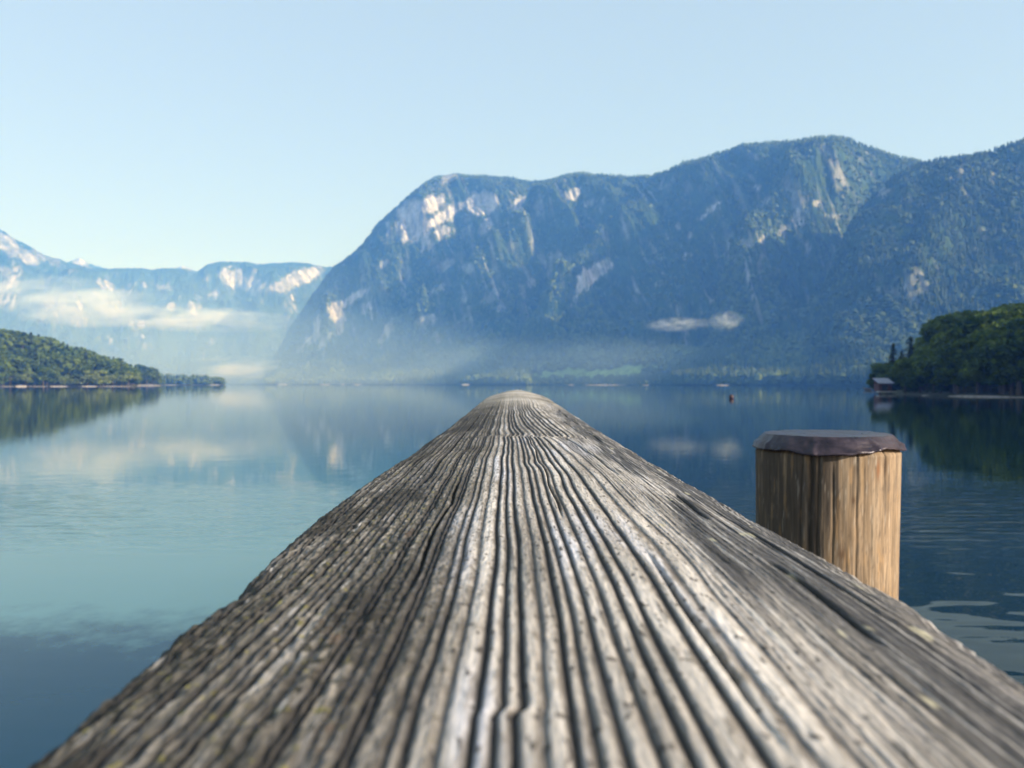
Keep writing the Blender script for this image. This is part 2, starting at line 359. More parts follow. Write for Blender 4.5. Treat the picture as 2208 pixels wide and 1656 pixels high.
# forest standing on the slopes: thousands of far conifer and beech crowns, one mass per slope
def far_forest(name, TD_, n, seed, hmin, hmax, label, tmax=1.0, bias=1.0, hw=0.2, trange=None):
    g = np.random.default_rng(seed)
    P = TD_['P']; nr, nc = P.shape[:2]
    m = n * 2
    fr = (g.random(m) ** bias) * tmax * (nr - 2); fc = g.random(m) * (nc - 2)
    ir = fr.astype(int); ic = fc.astype(int); a = (fr - ir)[:, None]; b = (fc - ic)[:, None]
    p = P[ir, ic] * (1 - a) * (1 - b) + P[ir + 1, ic] * a * (1 - b) + P[ir, ic + 1] * (1 - a) * b + P[ir + 1, ic + 1] * a * b
    ok = (TD_['rk'][ir, ic] < 0.25) & (TD_['md'][ir, ic] < 0.4) & (p[:, 2] > 0.3) & (ir > 1)
    dens = 0.5 + 0.7 * fbm(p[:, 0] / 120, p[:, 1] / 120, 3, seed)
    ok &= g.random(m) < np.clip(dens, 0.15, 1)
    p = p[ok][:n]; n = len(p)
    h = (hmin + (hmax - hmin) * g.random(n) ** 1.3) * (1 - 0.4 * sstep(.15, .75, (ir[ok][:n] / nr)))
    conif = g.random(n) < np.clip(0.6 + 0.8 * fbm(p[:, 0] / 200, p[:, 1] / 200, 2, seed + 2), 0.1, 0.95)
    if name == 'forest' and n > 30000:                       # low trees below the meadow at the water
        ppx = CX + p[:, 0] / p[:, 1] * F; ppy = HY - (p[:, 2] - ZC) / p[:, 1] * F
        h = h * np.where((ppx > 1140) & (ppx < 1450) & (ppy > 806), .42, 1)
    r = h * np.where(conif, hw, hw * 1.6) * (0.8 + 0.4 * g.random(n)); h = np.where(conif, h, h * 0.78)
    k = 6; ang = np.arange(k) / k * 2 * np.pi
    rings = []
    for zf_c, rf_c, zf_b, rf_b in ((0.06, .9, .12, .55), (0.2, 1.0, .42, 1.0), (0.55, .55, .74, .85)):
        zf = np.where(conif, zf_c, zf_b); rf = np.where(conif, rf_c, rf_b)
        rr = r[:, None] * rf[:, None] * (0.7 + 0.6 * g.random((n, k))); aa = ang[None] + g.random((n, 1)) * 6
        rings.append(np.stack([p[:, 0:1] + rr * np.cos(aa), p[:, 1:2] + rr * np.sin(aa), p[:, 2:3] + (h * zf)[:, None] * (0.85 + 0.3 * g.random((n, k)))], -1))
    top = p + np.stack([0 * h, 0 * h, h], -1)
    Vv = np.concatenate(rings + [top[:, None]], 1)          # n, 3k+1
    fs = []
    for q in range(2):
        for i in range(k):
            j = (i + 1) % k; a0, b0 = q * k + i, q * k + j
            fs += [[a0, b0, b0 + k], [a0, b0 + k, a0 + k]]
    for i in range(k): fs.append([2 * k + i, 2 * k + (i + 1) % k, 3 * k])
    fs = np.array(fs); nv = 3 * k + 1
    FF = (fs[None] + (np.arange(n) * nv)[:, None, None]).reshape(-1, 3)
    tint = np.clip(np.where(conif, 0.28, 0.72) + 0.25 * (g.random(n) - 0.5) + 0.3 * fbm(p[:, 0] / 150, p[:, 1] / 150, 3, seed + 5), 0, 1)
    me = new_mesh(name, Vv.reshape(-1, 3), FF, M_FOREST, attrs={'tint': np.repeat(tint, nv)}, smooth=False)
    tag(link(name, me), label, 'forest', kind='stuff')
far_forest('forest', TA, 60000, 5, 11, 24, 'dense forest covering the long cliffed mountain and its foot', 1.0, 1.35)
far_forest('forest', TB, 26000, 6, 10, 22, 'dense forest covering the dark spur on the right', 1.0, 1.1)
far_forest('forest', TC, 11000, 8, 14, 26, 'hazy forest on the far ridge at the lake head', 0.8, 1.0)

# ---------------------------------------------------------------- tree builders (unit height)
def leaf_cloud(cent, rad, n, size, g, flat=1.0):
    """n leaf-clump quads on / in ellipsoid clumps; cent (k,3) rad (k,3)"""
    k = len(cent); w_ = rad.prod(1) ** (2 / 3); idx = g.choice(k, n, p=w_ / w_.sum())
    d = g.normal(size=(n, 3)); d /= np.linalg.norm(d, axis=1)[:, None]
    rr = 0.55 + 0.5 * g.random(n) ** 0.6
    c = cent[idx] + d * rad[idx] * rr[:, None]
    nrm = d * 0.7 + g.normal(size=(n, 3)) * 0.6; nrm /= np.linalg.norm(nrm, axis=1)[:, None]
    t = np.cross(nrm, g.normal(size=(n, 3))); t /= np.linalg.norm(t, axis=1)[:, None]
    b = np.cross(nrm, t)
    s = size * (0.6 + 0.8 * g.random(n))[:, None]
    Vq = np.stack([c - t * s - b * s * .3, c + b * s * .7 - t * s * .1, c + t * s + b * s * .2, c - b * s * .8 + t * s * .2], 1)
    tint = np.clip(0.5 + 0.55 * (g.random(k)[idx] - 0.5) + 0.5 * (g.random(n) - 0.5), 0, 1)
    return Vq.reshape(-1, 3), np.repeat(tint, 4)

def tube(pts, rads, k=7):
    Vv = []; 
    for (p, r) in zip(pts, rads):
        for i in range(k):
            a = 2 * math.pi * i / k; Vv.append((p[0] + r * math.cos(a), p[1] + r * math.sin(a), p[2]))
    return np.array(Vv), grid_faces(len(pts), k, True)

def join(parts):
    Vs, Fs, o = [], [], 0
    for v, f in parts:
        Vs.append(v); Fs.append(np.asarray(f) + o); o += len(v)
    return np.concatenate(Vs), np.concatenate(Fs)

def broadleaf(seed, nleaf, size, mat, nm, squat=1.0, ncl=16):
    g = np.random.default_rng(seed)
    cent, rad = [], []
    for i in range(ncl):
        z = 0.24 + 0.66 * g.random() ** 0.8; rmax = 0.27 * squat * math.sin(math.pi * min(1, (z - 0.08) / 0.96)) ** 0.7
        a = g.random() * 6.28; q = rmax * math.sqrt(g.random())
        cent.append((q * math.cos(a), q * math.sin(a), z)); s = 0.075 + 0.075 * g.random()
        rad.append((s * 1.15 * squat, s * 1.15 * squat, s * 0.85))
    cent.append((0, 0, .88)); rad.append((.1, .1, .1))
    cent = np.array(cent); rad = np.array(rad)
    Vq, tint = leaf_cloud(cent, rad, nleaf, size, g)
    Vq[:, 2] = np.clip(Vq[:, 2], 0.03, 1.0)
    crown = new_mesh(nm + '_crown', Vq, np.arange(len(Vq)).reshape(-1, 4), mat, attrs={'tint': tint}, smooth=False)
    parts = [tube([(0, 0, -0.03), (0.004, 0, .2), (0.0, .01, .45), (.01, 0, .75)], [.03, .022, .015, .005])]
    for c in cent[:8]:
        z0 = 0.2 + 0.5 * max(0, c[2] - .25)
        parts.append(tube([(0, 0, z0), (c[0] * .5, c[1] * .5, (z0 + c[2]) / 2), tuple(c)], [.011, .008, .003], 5))
    v, f = join(parts)
    trunk = new_mesh(nm + '_trunk', v, f, M_BARK)
    return crown, trunk

def conifer(seed, nb, nper, size, mat, nm, width=0.17):
    g = np.random.default_rng(seed)
    Vs, T = [], []
    for i in range(nb):
        z = 0.08 + 0.9 * (i + g.random()) / nb
        L = width * (1 - z) ** 0.8 * (0.65 + 0.6 * g.random()) + 0.008
        a = g.random() * 6.28; ca, sa = math.cos(a), math.sin(a)
        tb = g.random()
        for j in range(nper):
            f = (j + 0.3 + 0.7 * g.random()) / nper
            c = np.array((ca * L * f, sa * L * f, z - 0.35 * L * f + 0.12 * L * f * f))
            s = size * (0.55 + 0.6 * g.random()) * (0.45 + 0.55 * (1 - z) + 0.15)
            side = np.array((-sa, ca, 0)) * s * (1.1 - 0.5 * f); out = np.array((ca, sa, -0.45)) * s * 1.3
            dz = np.array((0, 0, s * 0.35 * (g.random() - 0.5)))
            Vs.append([c - side + dz, c - out * .3, c + side - dz, c + out]); T += [np.clip(0.3 + 0.5 * tb + 0.3 * (g.random() - .5) + .2 * f, 0, 1)] * 4
    Vs = np.array(Vs).reshape(-1, 3)
    crown = new_mesh(nm + '_crown', Vs, np.arange(len(Vs)).reshape(-1, 4), mat, attrs={'tint': T}, smooth=False)
    v, f = tube([(0, 0, -.03), (0, 0, .3), (0, 0, .7), (0, 0, 1.0)], [.018, .014, .008, .001], 6)
    return crown, new_mesh(nm + '_trunk', v, f, M_BARK)

def merged(cr, tr, nm):
    """crown and trunk of a far tree as one mesh"""
    def arr(me):
        v = np.empty(len(me.vertices) * 3, np.float32); me.vertices.foreach_get('co', v)
        li = np.empty(len(me.loops), np.int32); me.loops.foreach_get('vertex_index', li); return v.reshape(-1, 3), li.reshape(-1, 4)
    v0, f0 = arr(cr); v1, f1 = arr(tr)
    ti = np.empty(len(v0), np.float32); cr.attributes['tint'].data.foreach_get('value', ti)
    return new_mesh(nm, np.concatenate([v0, v1]), np.concatenate([f0, f1 + len(v0)]), [cr.materials[0], M_BARK], attrs={'tint': np.concatenate([ti, np.zeros(len(v1))])}, smooth=False,
                    midx=[0] * len(f0) + [1] * len(f1))

# ---------------------------------------------------------------- left shore: wooded headlands
def headland(name, us, D0, dep, Hg, label, seed, n=(90, 40)):
    u = np.linspace(us[0], us[1], n[0]); d0 = np.interp(u, *zip(*D0)) + 5 * fbm(u / 25, u * 0, 3, seed)
    hg = np.interp(u, *zip(*Hg)); t = np.linspace(0, 1, n[1])
    T, U = np.meshgrid(t, u, indexing='ij'); D = d0[None] + dep * T
    Z = hg[None] * sstep(0, 1, np.clip(T * 1.15, 0, 1)) + 0.5 * np.clip(T / .04, 0, 1) + 0.8 * fbm(U / 9, D / 9, 3, seed + 2) * np.clip(T / .1, 0, 1)
    Z[0] = -0.6; Z[:, -1] = np.minimum(Z[:, -1], -0.3)
    P = np.stack([(U - CX) / F * D, D, Z], -1)
    tag(link(name, new_mesh(name, P.reshape(-1, 3), grid_faces(n[1], n[0]), M_SOIL)), label, 'hill', kind='structure')
    return P
SIL1 = [(-400, 640), (-100, 690), (0, 704), (20, 703), (50, 711), (75, 718), (100, 722), (130, 738), (170, 748), (195, 752), (207, 757), (225, 766), (240, 768), (262, 772), (275, 782), (290, 796), (297, 815)]
P1 = headland('hill', (-420, 299, ), [(-420, 600), (0, 645), (200, 665), (299, 690)], 120, [(-420, 40), (0, 20), (100, 13), (180, 8), (250, 3), (299, 0.4)], 'low wooded headland on the left shore', 101)
P2 = headland('hill', (255, 350), [(255, 940), (350, 960)], 120, [(255, 8), (320, 3), (350, .4)], 'second low headland behind the left wood', 111, (40, 30))
P3 = headland('hill', (320, 486), [(320, 1480), (486, 1550)], 160, [(320, 9), (420, 7), (460, 4), (486, .4)], 'third low headland far down the left shore', 121, (60, 30))

FAR_B = [merged(*broadleaf(200 + i, 620, 0.05, M_BROAD, 'broadleaf_tree', 1.15, 14), 'broadleaf_tree') for i in range(5)]
FAR_P = [merged(*broadleaf(230 + i, 560, 0.05, M_PALE, 'waterside_tree', 1.5, 12), 'waterside_tree') for i in range(3)]
FAR_C = [merged(*conifer(220 + i, 90, 5, 0.06, M_CONIF, 'spruce_tree', 0.16), 'spruce_tree') for i in range(3)]

def ground(P, r, c):
    nr, nc = P.shape[:2]; fr, fc = r * (nr - 1.001), c * (nc - 1.001); i, j = int(fr), int(fc); a, b = fr - i, fc - j
    return P[i, j] * (1 - a) * (1 - b) + P[i + 1, j] * a * (1 - b) + P[i, j + 1] * (1 - a) * b + P[i + 1, j + 1] * a * b

def put(name, me, p, h, wd, label, cat, group):
    o = link(name, me, None, tuple(p)); o.scale = (h * wd, h * wd, h); o.rotation_euler = (0, 0, rnd.random() * 6.28)
    return tag(o, label, cat, group)

# rows from the water back up the slope; crowns stay under the wood's own skyline
u0, u1 = -420, 299
spots = []
for row, (r, step) in enumerate(((0.03, 15), (0.12, 19), (0.26, 20), (0.42, 21), (0.6, 20), (0.8, 18), (0.97, 14))):
    u = -30 + rnd.random() * 10
    while u < 296:
        spots.append((r + (rnd.random() - .5) * .06, u + (rnd.random() - .5) * 6, row)); u += step * (0.7 + 0.6 * rnd.random())
for i in range(34): spots.append((0.1 + 0.85 * rnd.random(), -400 + 365 * rnd.random(), 3))
for (r, u, row) in spots:
    p = ground(P1, min(max(r, .02), .99), min(max((u - u0) / (u1 - u0), 0), 1))
    ys = np.interp(u, *zip(*SIL1)) + (0 if row >= 5 else 4) + rnd.random() * 7
    hmax = ZC + (HY - ys) / F * p[1] - p[2]
    if row == 0:
        h = min(hmax, 6 + 8 * rnd.random()); k = rnd.random()
        if k < 0.6: put('waterside_tree', rnd.choice(FAR_P), p, h, 1.2 + .5 * rnd.random(), 'pale green bushy tree at the waterline of the sunlit left headland', 'tree', 'waterside trees on the left headland')
        else: put('broadleaf_tree', rnd.choice(FAR_B), p, h * 1.2, 1.1, 'sunlit broadleaf tree in the wood on the left headland', 'tree', 'broadleaf trees of the left wood')
    else:
        h = min(hmax, 18 + 12 * rnd.random())
        if row >= 5: h = min(hmax, 32)
        if h < 4: continue
        if rnd.random() < 0.28: put('spruce_tree', rnd.choice(FAR_C), p, h * 1.06, 0.85 + .3 * rnd.random(), 'dark spruce among the broadleaf trees of the left headland', 'tree', 'spruces of the left wood')
        else: put('broadleaf_tree', rnd.choice(FAR_B), p, h, 1.1 + .5 * rnd.random(), 'sunlit broadleaf tree in the wood on the left headland', 'tree', 'broadleaf trees of the left wood')
SIL2 = [(250, 782), (300, 783), (315, 790), (328, 790), (340, 800), (346, 815)]
for i in range(46):
    u = 268 + 78 * (i / 45) + rnd.uniform(-2, 2); r = 0.05 + 0.9 * rnd.random()
    p = ground(P2, r, min(max((u - 255) / 95, 0), 1)); hmax = ZC + (HY - np.interp(u, *zip(*SIL2)) - rnd.random() * 6) / F * p[1] - p[2]
    h = min(hmax, 16 + 10 * rnd.random())
    if rnd.random() < .4: put('spruce_tree', rnd.choice(FAR_C), p, h, 1.0, 'hazy spruce on the second headland along the left shore', 'tree', 'spruces of the second headland')
    else: put('broadleaf_tree', rnd.choice(FAR_B), p, h, 1.0, 'hazy broadleaf tree on the second headland along the left shore', 'tree', 'broadleaf trees of the second headland')
far_forest('forest', dict(P=P3, rk=np.zeros(P3.shape[:2]), md=np.zeros(P3.shape[:2])), 420, 77, 13, 22, 'blue hazy wood on the farthest left headland', 1.0, 1.0, 0.26)

# pale gravel strips along the waterlines
M_GRAVEL_FAR = simple('grey_far_gravel', (0.2, 0.19, 0.18), 0.95, 0.3, 0.4)
def gravel(px0, px1, D, hh, depth, label, seed, slope=0):
    n = 40; u = np.linspace(px0, px1, n); d = D + slope * (u - px0)
    g = 0.5 + 0.5 * fbm(u / max(4, (px1 - px0) / 6), u * 0, 3, seed); tap = np.sin(np.pi * np.linspace(0.02, .98, n)) ** .4
    rows = []
    for t, zf in ((0, -.6), (0.15, .35), (.5, .9), (.8, 1.0), (1, .5), (1.05, -1)):
        dd = d + depth * t
        rows.append(np.stack([(u - CX) / F * dd, dd, hh * zf * tap * (.5 + .7 * g) - (0.15 if zf < 0 else 0)], -1))
    P = np.array(rows)
    o = link('gravel_shore', new_mesh('gravel_shore', P.reshape(-1, 3), grid_faces(len(rows), n), M_GRAVEL_FAR if D > 900 else M_GRAVEL)); tag(o, label, 'shore', kind='structure')
for i, (a, b, D, hh) in enumerate([(33, 58, 642, 1.2), (108, 146, 650, .65), (176, 210, 656, .7), (214, 285, 662, .3), (0, 30, 640, .25), (60, 105, 646, .25), (292, 347, 945, 1.5), (355, 380, 1470, 1.0), (452, 474, 1525, 1.7)]):
    gravel(a, b, D - 3, hh, 6, 'pale gravel strip at the foot of the left shore woods', 300 + i)
for i, (a, b, D, hh) in enumerate([(598, 622, 2560, 3), (690, 712, 2460, 2.5), (735, 742, 2420, 3), (762, 780, 2380, 2.5), (995, 1012, 1930, 3), (1225, 1238, 1620, 1.2), (1262, 1350, 1550, 1.3), (1385, 1400, 1430, .8), (1545, 1572, 1270, 1.3), (1720, 1732, 1160, 1), (1755, 1790, 1150, .8)]):
    gravel(a, b, D - 45, hh, 14, 'pale gravel beach on the far shore', 330 + i)

# ---------------------------------------------------------------- right shore: shaded wooded hill near by
SH = [(160, 290), (122, 236), (90, 202), (79.8, 184), (77, 170), (72.5, 150), (70.5, 141), (72, 132), (76.5, 123), (88, 106), (104, 88), (124, 68), (150, 44)]
def shore_at(s):
    q = s * (len(SH) - 1); i = min(int(q), len(SH) - 2); f = q - i
    return SH[i][0] * (1 - f) + SH[i + 1][0] * f, SH[i][1] * (1 - f) + SH[i + 1][1] * f
INL = Vector((0.97, 0.24))
def hill_h(s, dist):
    tip = 0.30 + 0.70 * float(sstep(0.14, 0.48, s)); big = 1.0 + 0.6 * float(sstep(0.62, 0.85, s))
    return (0.5 * min(1, dist / 3) + 9 * tip * float(sstep(2, 75, dist)) + 12 * float(sstep(60, 150, dist)) * tip + 52 * float(sstep(52, 110, dist)) * float(sstep(.1, .3, s))) * big  # last term: steep rise out of view, added to shade the headland from the sun
ns, nd = 70, 50; V = []
for k in range(nd):
    dist = -1.5 + 190 * (k / (nd - 1)) ** 1.6
    for j in range(ns):
        s = j / (ns - 1); x, y = shore_at(s)
        V.append((x + INL.x * dist, y + INL.y * dist, -0.5 if k == 0 else hill_h(s, dist) + (0.5 * float(fbm(x / 4 + dist, y / 4, 2, 9)) if k > 3 else 0)))
tag(link('hill', new_mesh('hill', V, grid_faces(nd, ns), M_SOIL)), 'steep wooded hill in shade on the right shore', 'hill', kind='structure')
for k, (s0, s1, hh) in enumerate([(0.55, 0.64, .16), (0.64, 0.8, .10), (0.47, 0.49, .12)]):
    V = []; n = 30
    for t, zf in ((-.9, -.3), (-.6, .4), (-.2, .8), (.3, 1.0), (.9, .2)):
        for j in range(n):
            s = s0 + (s1 - s0) * j / (n - 1); x, y = shore_at(s); wob = 0.5 * float(fbm(s * 60, 0, 3, 5 + k))
            V.append((x + INL.x * (t + wob), y + INL.y * (t + wob), hh * zf * (0.6 + 0.8 * abs(math.sin(3.14 * (j + .5) / n)) ** .5 * (1 + wob * .5)) ))
    tag(link('gravel_shore', new_mesh('gravel_shore', V, grid_faces(5, n), M_GRAVEL)), 'pale gravel line under the shaded right shore trees', 'shore', kind='structure')

NB = [broadleaf(300 + i, 5200, 0.030, M_BROAD, 'broadleaf_tree', 1.1 + .15 * (i % 3), 20) for i in range(5)]
NC = [conifer(320 + i, 230, 8, 0.034, M_CONIF, 'spruce_tree', 0.17 + .02 * i) for i in range(3)]
def tree(name, pair, p, h, wd, label, group):
    e = empty(name, tuple(p), rnd.random() * 6.28); e.scale = (h * wd, h * wd, h); tag(e, label, 'tree', group)
    link('trunk', pair[1], e); link('crown', pair[0], e)
    return e
def hill_z(x, y):
    best = (1e9, 0, 0)
    for j in range(0, 241):
        s = j / 240; sx, sy = shore_at(s); dx, dy = x - sx, y - sy
        lat = abs(-dx * INL.y + dy * INL.x)
        if lat < best[0]: best = (lat, s, dx * INL.x + dy * INL.y)
    return (hill_h(best[1], best[2]) if best[2] > 0 else 0.0), best[2]
SIL = [(1884, 835), (1892, 806), (1905, 776), (1922, 762), (1940, 760), (1955, 752), (1975, 752), (1990, 750), (2003, 742), (2018, 728), (2035, 712), (2046, 696), (2060, 688), (2080, 676), (2110, 671), (2150, 674), (2175, 668), (2195, 659), (2230, 655), (2350, 640), (2600, 560), (3000, 480)]
SPR = [(1926, 738, 188, 'slim dark spruce above the boathouse, first spike of the right hill'), (1964, 724, 184, 'broad pointed spruce, tallest of three spikes above the right shore'),
       (1984, 735, 182, 'small pointed spruce between the broad spruce and the round crowns'), (2026, 690, 178, 'ragged lone spruce leaning up beside the sunlit round crowns'), (1944, 753, 190, 'short blunt spruce between two taller spikes of the right hill')]
for i, (px, py, D, lab) in enumerate(SPR):
    q = pt(px, py, D); z, _ = hill_z(q.x, q.y); tree('spruce_tree', NC[i % 3], (q.x, q.y, z - .1), q.z - z + .1, 1.25 if i != 1 else 1.5, lab, 'spruces on the right shore')
cnt = 0
sils = [(2060, 687, 168), (2075, 679, 172), (2098, 671, 170), (2118, 669, 174), (2140, 672, 168), (2162, 672, 172), (2192, 659, 160), (2215, 655, 160), (2240, 654, 158), (2010, 744, 172), (2040, 716, 172), (1908, 784, 184), (1896, 804, 186)]
for (px, py, D) in sils:
    q = pt(px, py, D); z, _ = hill_z(q.x, q.y)
    tree('broadleaf_tree', NB[cnt % 5], (q.x, q.y, z - .1), q.z - z + .25, 1.25, 'broadleaf tree on the skyline of the shaded right hill', 'skyline trees of the right hill'); cnt += 1
for k in range(190):
    s = 0.16 + 0.84 * rnd.random(); dist = 1.5 + 95 * rnd.random() ** 1.5
    if k < 46: s = 0.2 + 0.5 * k / 45; dist = 1.2 + 5 * rnd.random()
    x, y = shore_at(s); x += INL.x * dist; y += INL.y * dist
    z = hill_h(s, dist); px = CX + x / y * F
    lim = ZC + (HY - np.interp(px, *zip(*SIL)) - (14 if px < 2042 else 1) - 9 * rnd.random()) / F * y - z
    h = 10 + 7 * rnd.random()
    if dist < 6: h *= 0.75
    if math.hypot(x - 77.5, y - 174) < 4.5: continue
    if px > 2460: h = 13 + 8 * rnd.random(); lim = 40
    h = min(h, lim)
    if h < 2.6: continue
    if px > 2900 and k > 60: h *= 1.1
    if rnd.random() < (0.6 if px < 2045 else 0.2): tree('spruce_tree', NC[k % 3], (x, y, z - .1), h, 1.0, 'dark spruce within the shaded wood of the right shore', 'spruces in the right wood')
    else: tree('broadleaf_tree', NB[k % 5], (x, y, z - .1), h, 1.05 + .3 * rnd.random(), 'dark broadleaf tree in the shaded wood of the right shore', 'broadleaf trees of the right wood')

# ---------------------------------------------------------------- boathouse, boat, buoy
def box(x0, x1, y0, y1, z0, z1):
    v = np.array([(x, y, z) for z in (z0, z1) for (x, y) in ((x0, y0), (x1, y0), (x1, y1), (x0, y1))], float)
    return v, np.array([[3, 2, 1, 0], [4, 5, 6, 7], [0, 1, 5, 4], [1, 2, 6, 5], [2, 3, 7, 6], [3, 0, 4, 7]])
M_ROOF = simple('pale_sheet_roof', (0.17, 0.17, 0.23), 0.45, 3.0, 0.12)
M_RED = simple('dark_red_boards', (0.09, 0.035, 0.03), 0.8, 5.0, 0.4)
M_PLANK = simple('pale_planks', (0.5, 0.48, 0.44), 0.85, 6.0, 0.25)
M_DARKW = simple('dark_opening', (0.02, 0.018, 0.018), 0.9, 5.0, 0.3)
M_BOAT = simple('white_boat_paint', (0.3, 0.29, 0.31), 0.4, 3.0, 0.1)
M_TRIM = simple('boat_trim_wood', (0.2, 0.13, 0.08), 0.6, 8.0, 0.3)
bx, by = (1909 - CX) / F * 171, 171
b = empty('boathouse', (bx, by, 0)); tag(b, 'small dark red boathouse with a pale sloping roof at the water edge', 'boathouse')
v, f = join([box(-1.3, 1.3, 0.0, 2.4, 0.55, 2.1), box(-1.25, 1.25, 2.0, 2.4, 2.1, 3.0)]); link('wall', new_mesh('wall', v, f, M_RED, smooth=False), b)
rv = np.array([(-1.55, -.35, 2.05), (1.75, -.35, 2.05), (1.75, 2.7, 3.15), (-1.55, 2.7, 3.15), (-1.55, -.35, 2.15), (1.75, -.35, 2.15), (1.75, 2.7, 3.25), (-1.55, 2.7, 3.25)])
link('roof', new_mesh('roof', rv, box(0, 1, 0, 1, 0, 1)[1], M_ROOF, smooth=False), b)
d_ = link('door', new_mesh('door', *box(-.7, .5, -.03, 0.02, 0.56, 1.8), M_DARKW, smooth=False), b)
link('handle', new_mesh('handle', *box(.3, .36, -.06, -.031, 1.1, 1.25), M_PLANK, smooth=False), d_)
link('deck', new_mesh('deck', *box(-1.9, 1.5, -1.6, -.04, 0.36, 0.54), M_PLANK, smooth=False), b)
for (x, y) in ((-1.7, -1.4), (1.3, -1.4), (-1.2, 2.2), (1.2, 2.2), (-1.2, .1), (1.2, .1)):
    v, f = tube([(x, y, -.6), (x, y, .36 if y < 0 else .55)], [.08, .08]); link('stilt', new_mesh('stilt', v, f, M_RED), b)

bo = empty('rowing_boat', ((1872 - CX) / F * 262, 262, 0), 0.08); tag(bo, 'small pale rowing boat lying on the water left of the boathouse', 'boat')
L = np.linspace(-1, 1, 21); rows = []
for q in np.linspace(0, 1, 9):
    a = (q - .5) * math.pi; rows.append(np.stack([L * 1.75, np.sin(a) * .62 * (1 - np.abs(L) ** 2.6), 0.62 + .14 * L ** 2 - np.cos(a) * .66 * (1 - .7 * np.abs(L) ** 3)], -1))
link('hull', new_mesh('hull', np.array(rows).reshape(-1, 3), grid_faces(9, 21), M_BOAT), bo)
for x in (-.6, .5): link('seat', new_mesh('seat', *box(x - .14, x + .14, -.5, .5, .42, .46), M_TRIM, smooth=False), bo)
v = np.concatenate([np.stack([L * 1.77, sgn * (.64 * (1 - np.abs(L) ** 2.6)) , .64 + .14 * L ** 2], -1) for sgn in (1,)] + [np.stack([L * 1.77, -.64 * (1 - np.abs(L) ** 2.6), .64 + .14 * L ** 2], -1)])
v = np.concatenate([v, v + np.array((0, 0, .05))]); f = np.concatenate([grid_faces(2, 21)[:20] * 0 + np.stack([np.arange(20), np.arange(1, 21), np.arange(43, 63), np.arange(42, 62)], -1), np.stack([np.arange(21, 41), np.arange(22, 42), np.arange(64, 84), np.arange(63, 83)], -1)])
link('gunwale', new_mesh('gunwale', v, f, M_TRIM), bo)

M_BUOY = simple('dark_red_plastic', (0.028, 0.007, 0.006), 0.45, 6.0, 0.25)
M_IRON = simple('dark_iron', (0.04, 0.04, 0.045), 0.5, 9.0, 0.3, 0.7)
bu = empty('mooring_buoy', ((1577 - CX) / F * 112, 112, 0)); bu.scale = (.85, .85, .85); tag(bu, 'small dark red buoy floating on the lake before the far shore', 'buoy')
n = 24; prof = [(.02, -.15), (.22, -.12), (.34, .0), (.395, .18), (.39, .36), (.33, .52), (.22, .62), (.1, .67), (.06, .7), (.02, .71)]
v = np.array([(r * math.cos(2 * math.pi * i / n), r * math.sin(2 * math.pi * i / n), z) for (r, z) in prof for i in range(n)]); link('float', new_mesh('float', v, grid_faces(len(prof), n, True), M_BUOY), bu)
v = []
for i in range(18):
    a = 2 * math.pi * i / 18
    for j in range(6):
        c = 2 * math.pi * j / 6; rr = .07 + .015 * math.cos(c); v.append((rr * math.cos(a), .015 * math.sin(c), .76 + rr * math.sin(a)))
link('mooring_ring', new_mesh('mooring_ring', v, np.concatenate([grid_faces(18, 6, True), np.stack([102 + np.arange(6), 102 + (np.arange(6) + 1) % 6, (np.arange(6) + 1) % 6, np.arange(6)], -1)]), M_IRON), bu)

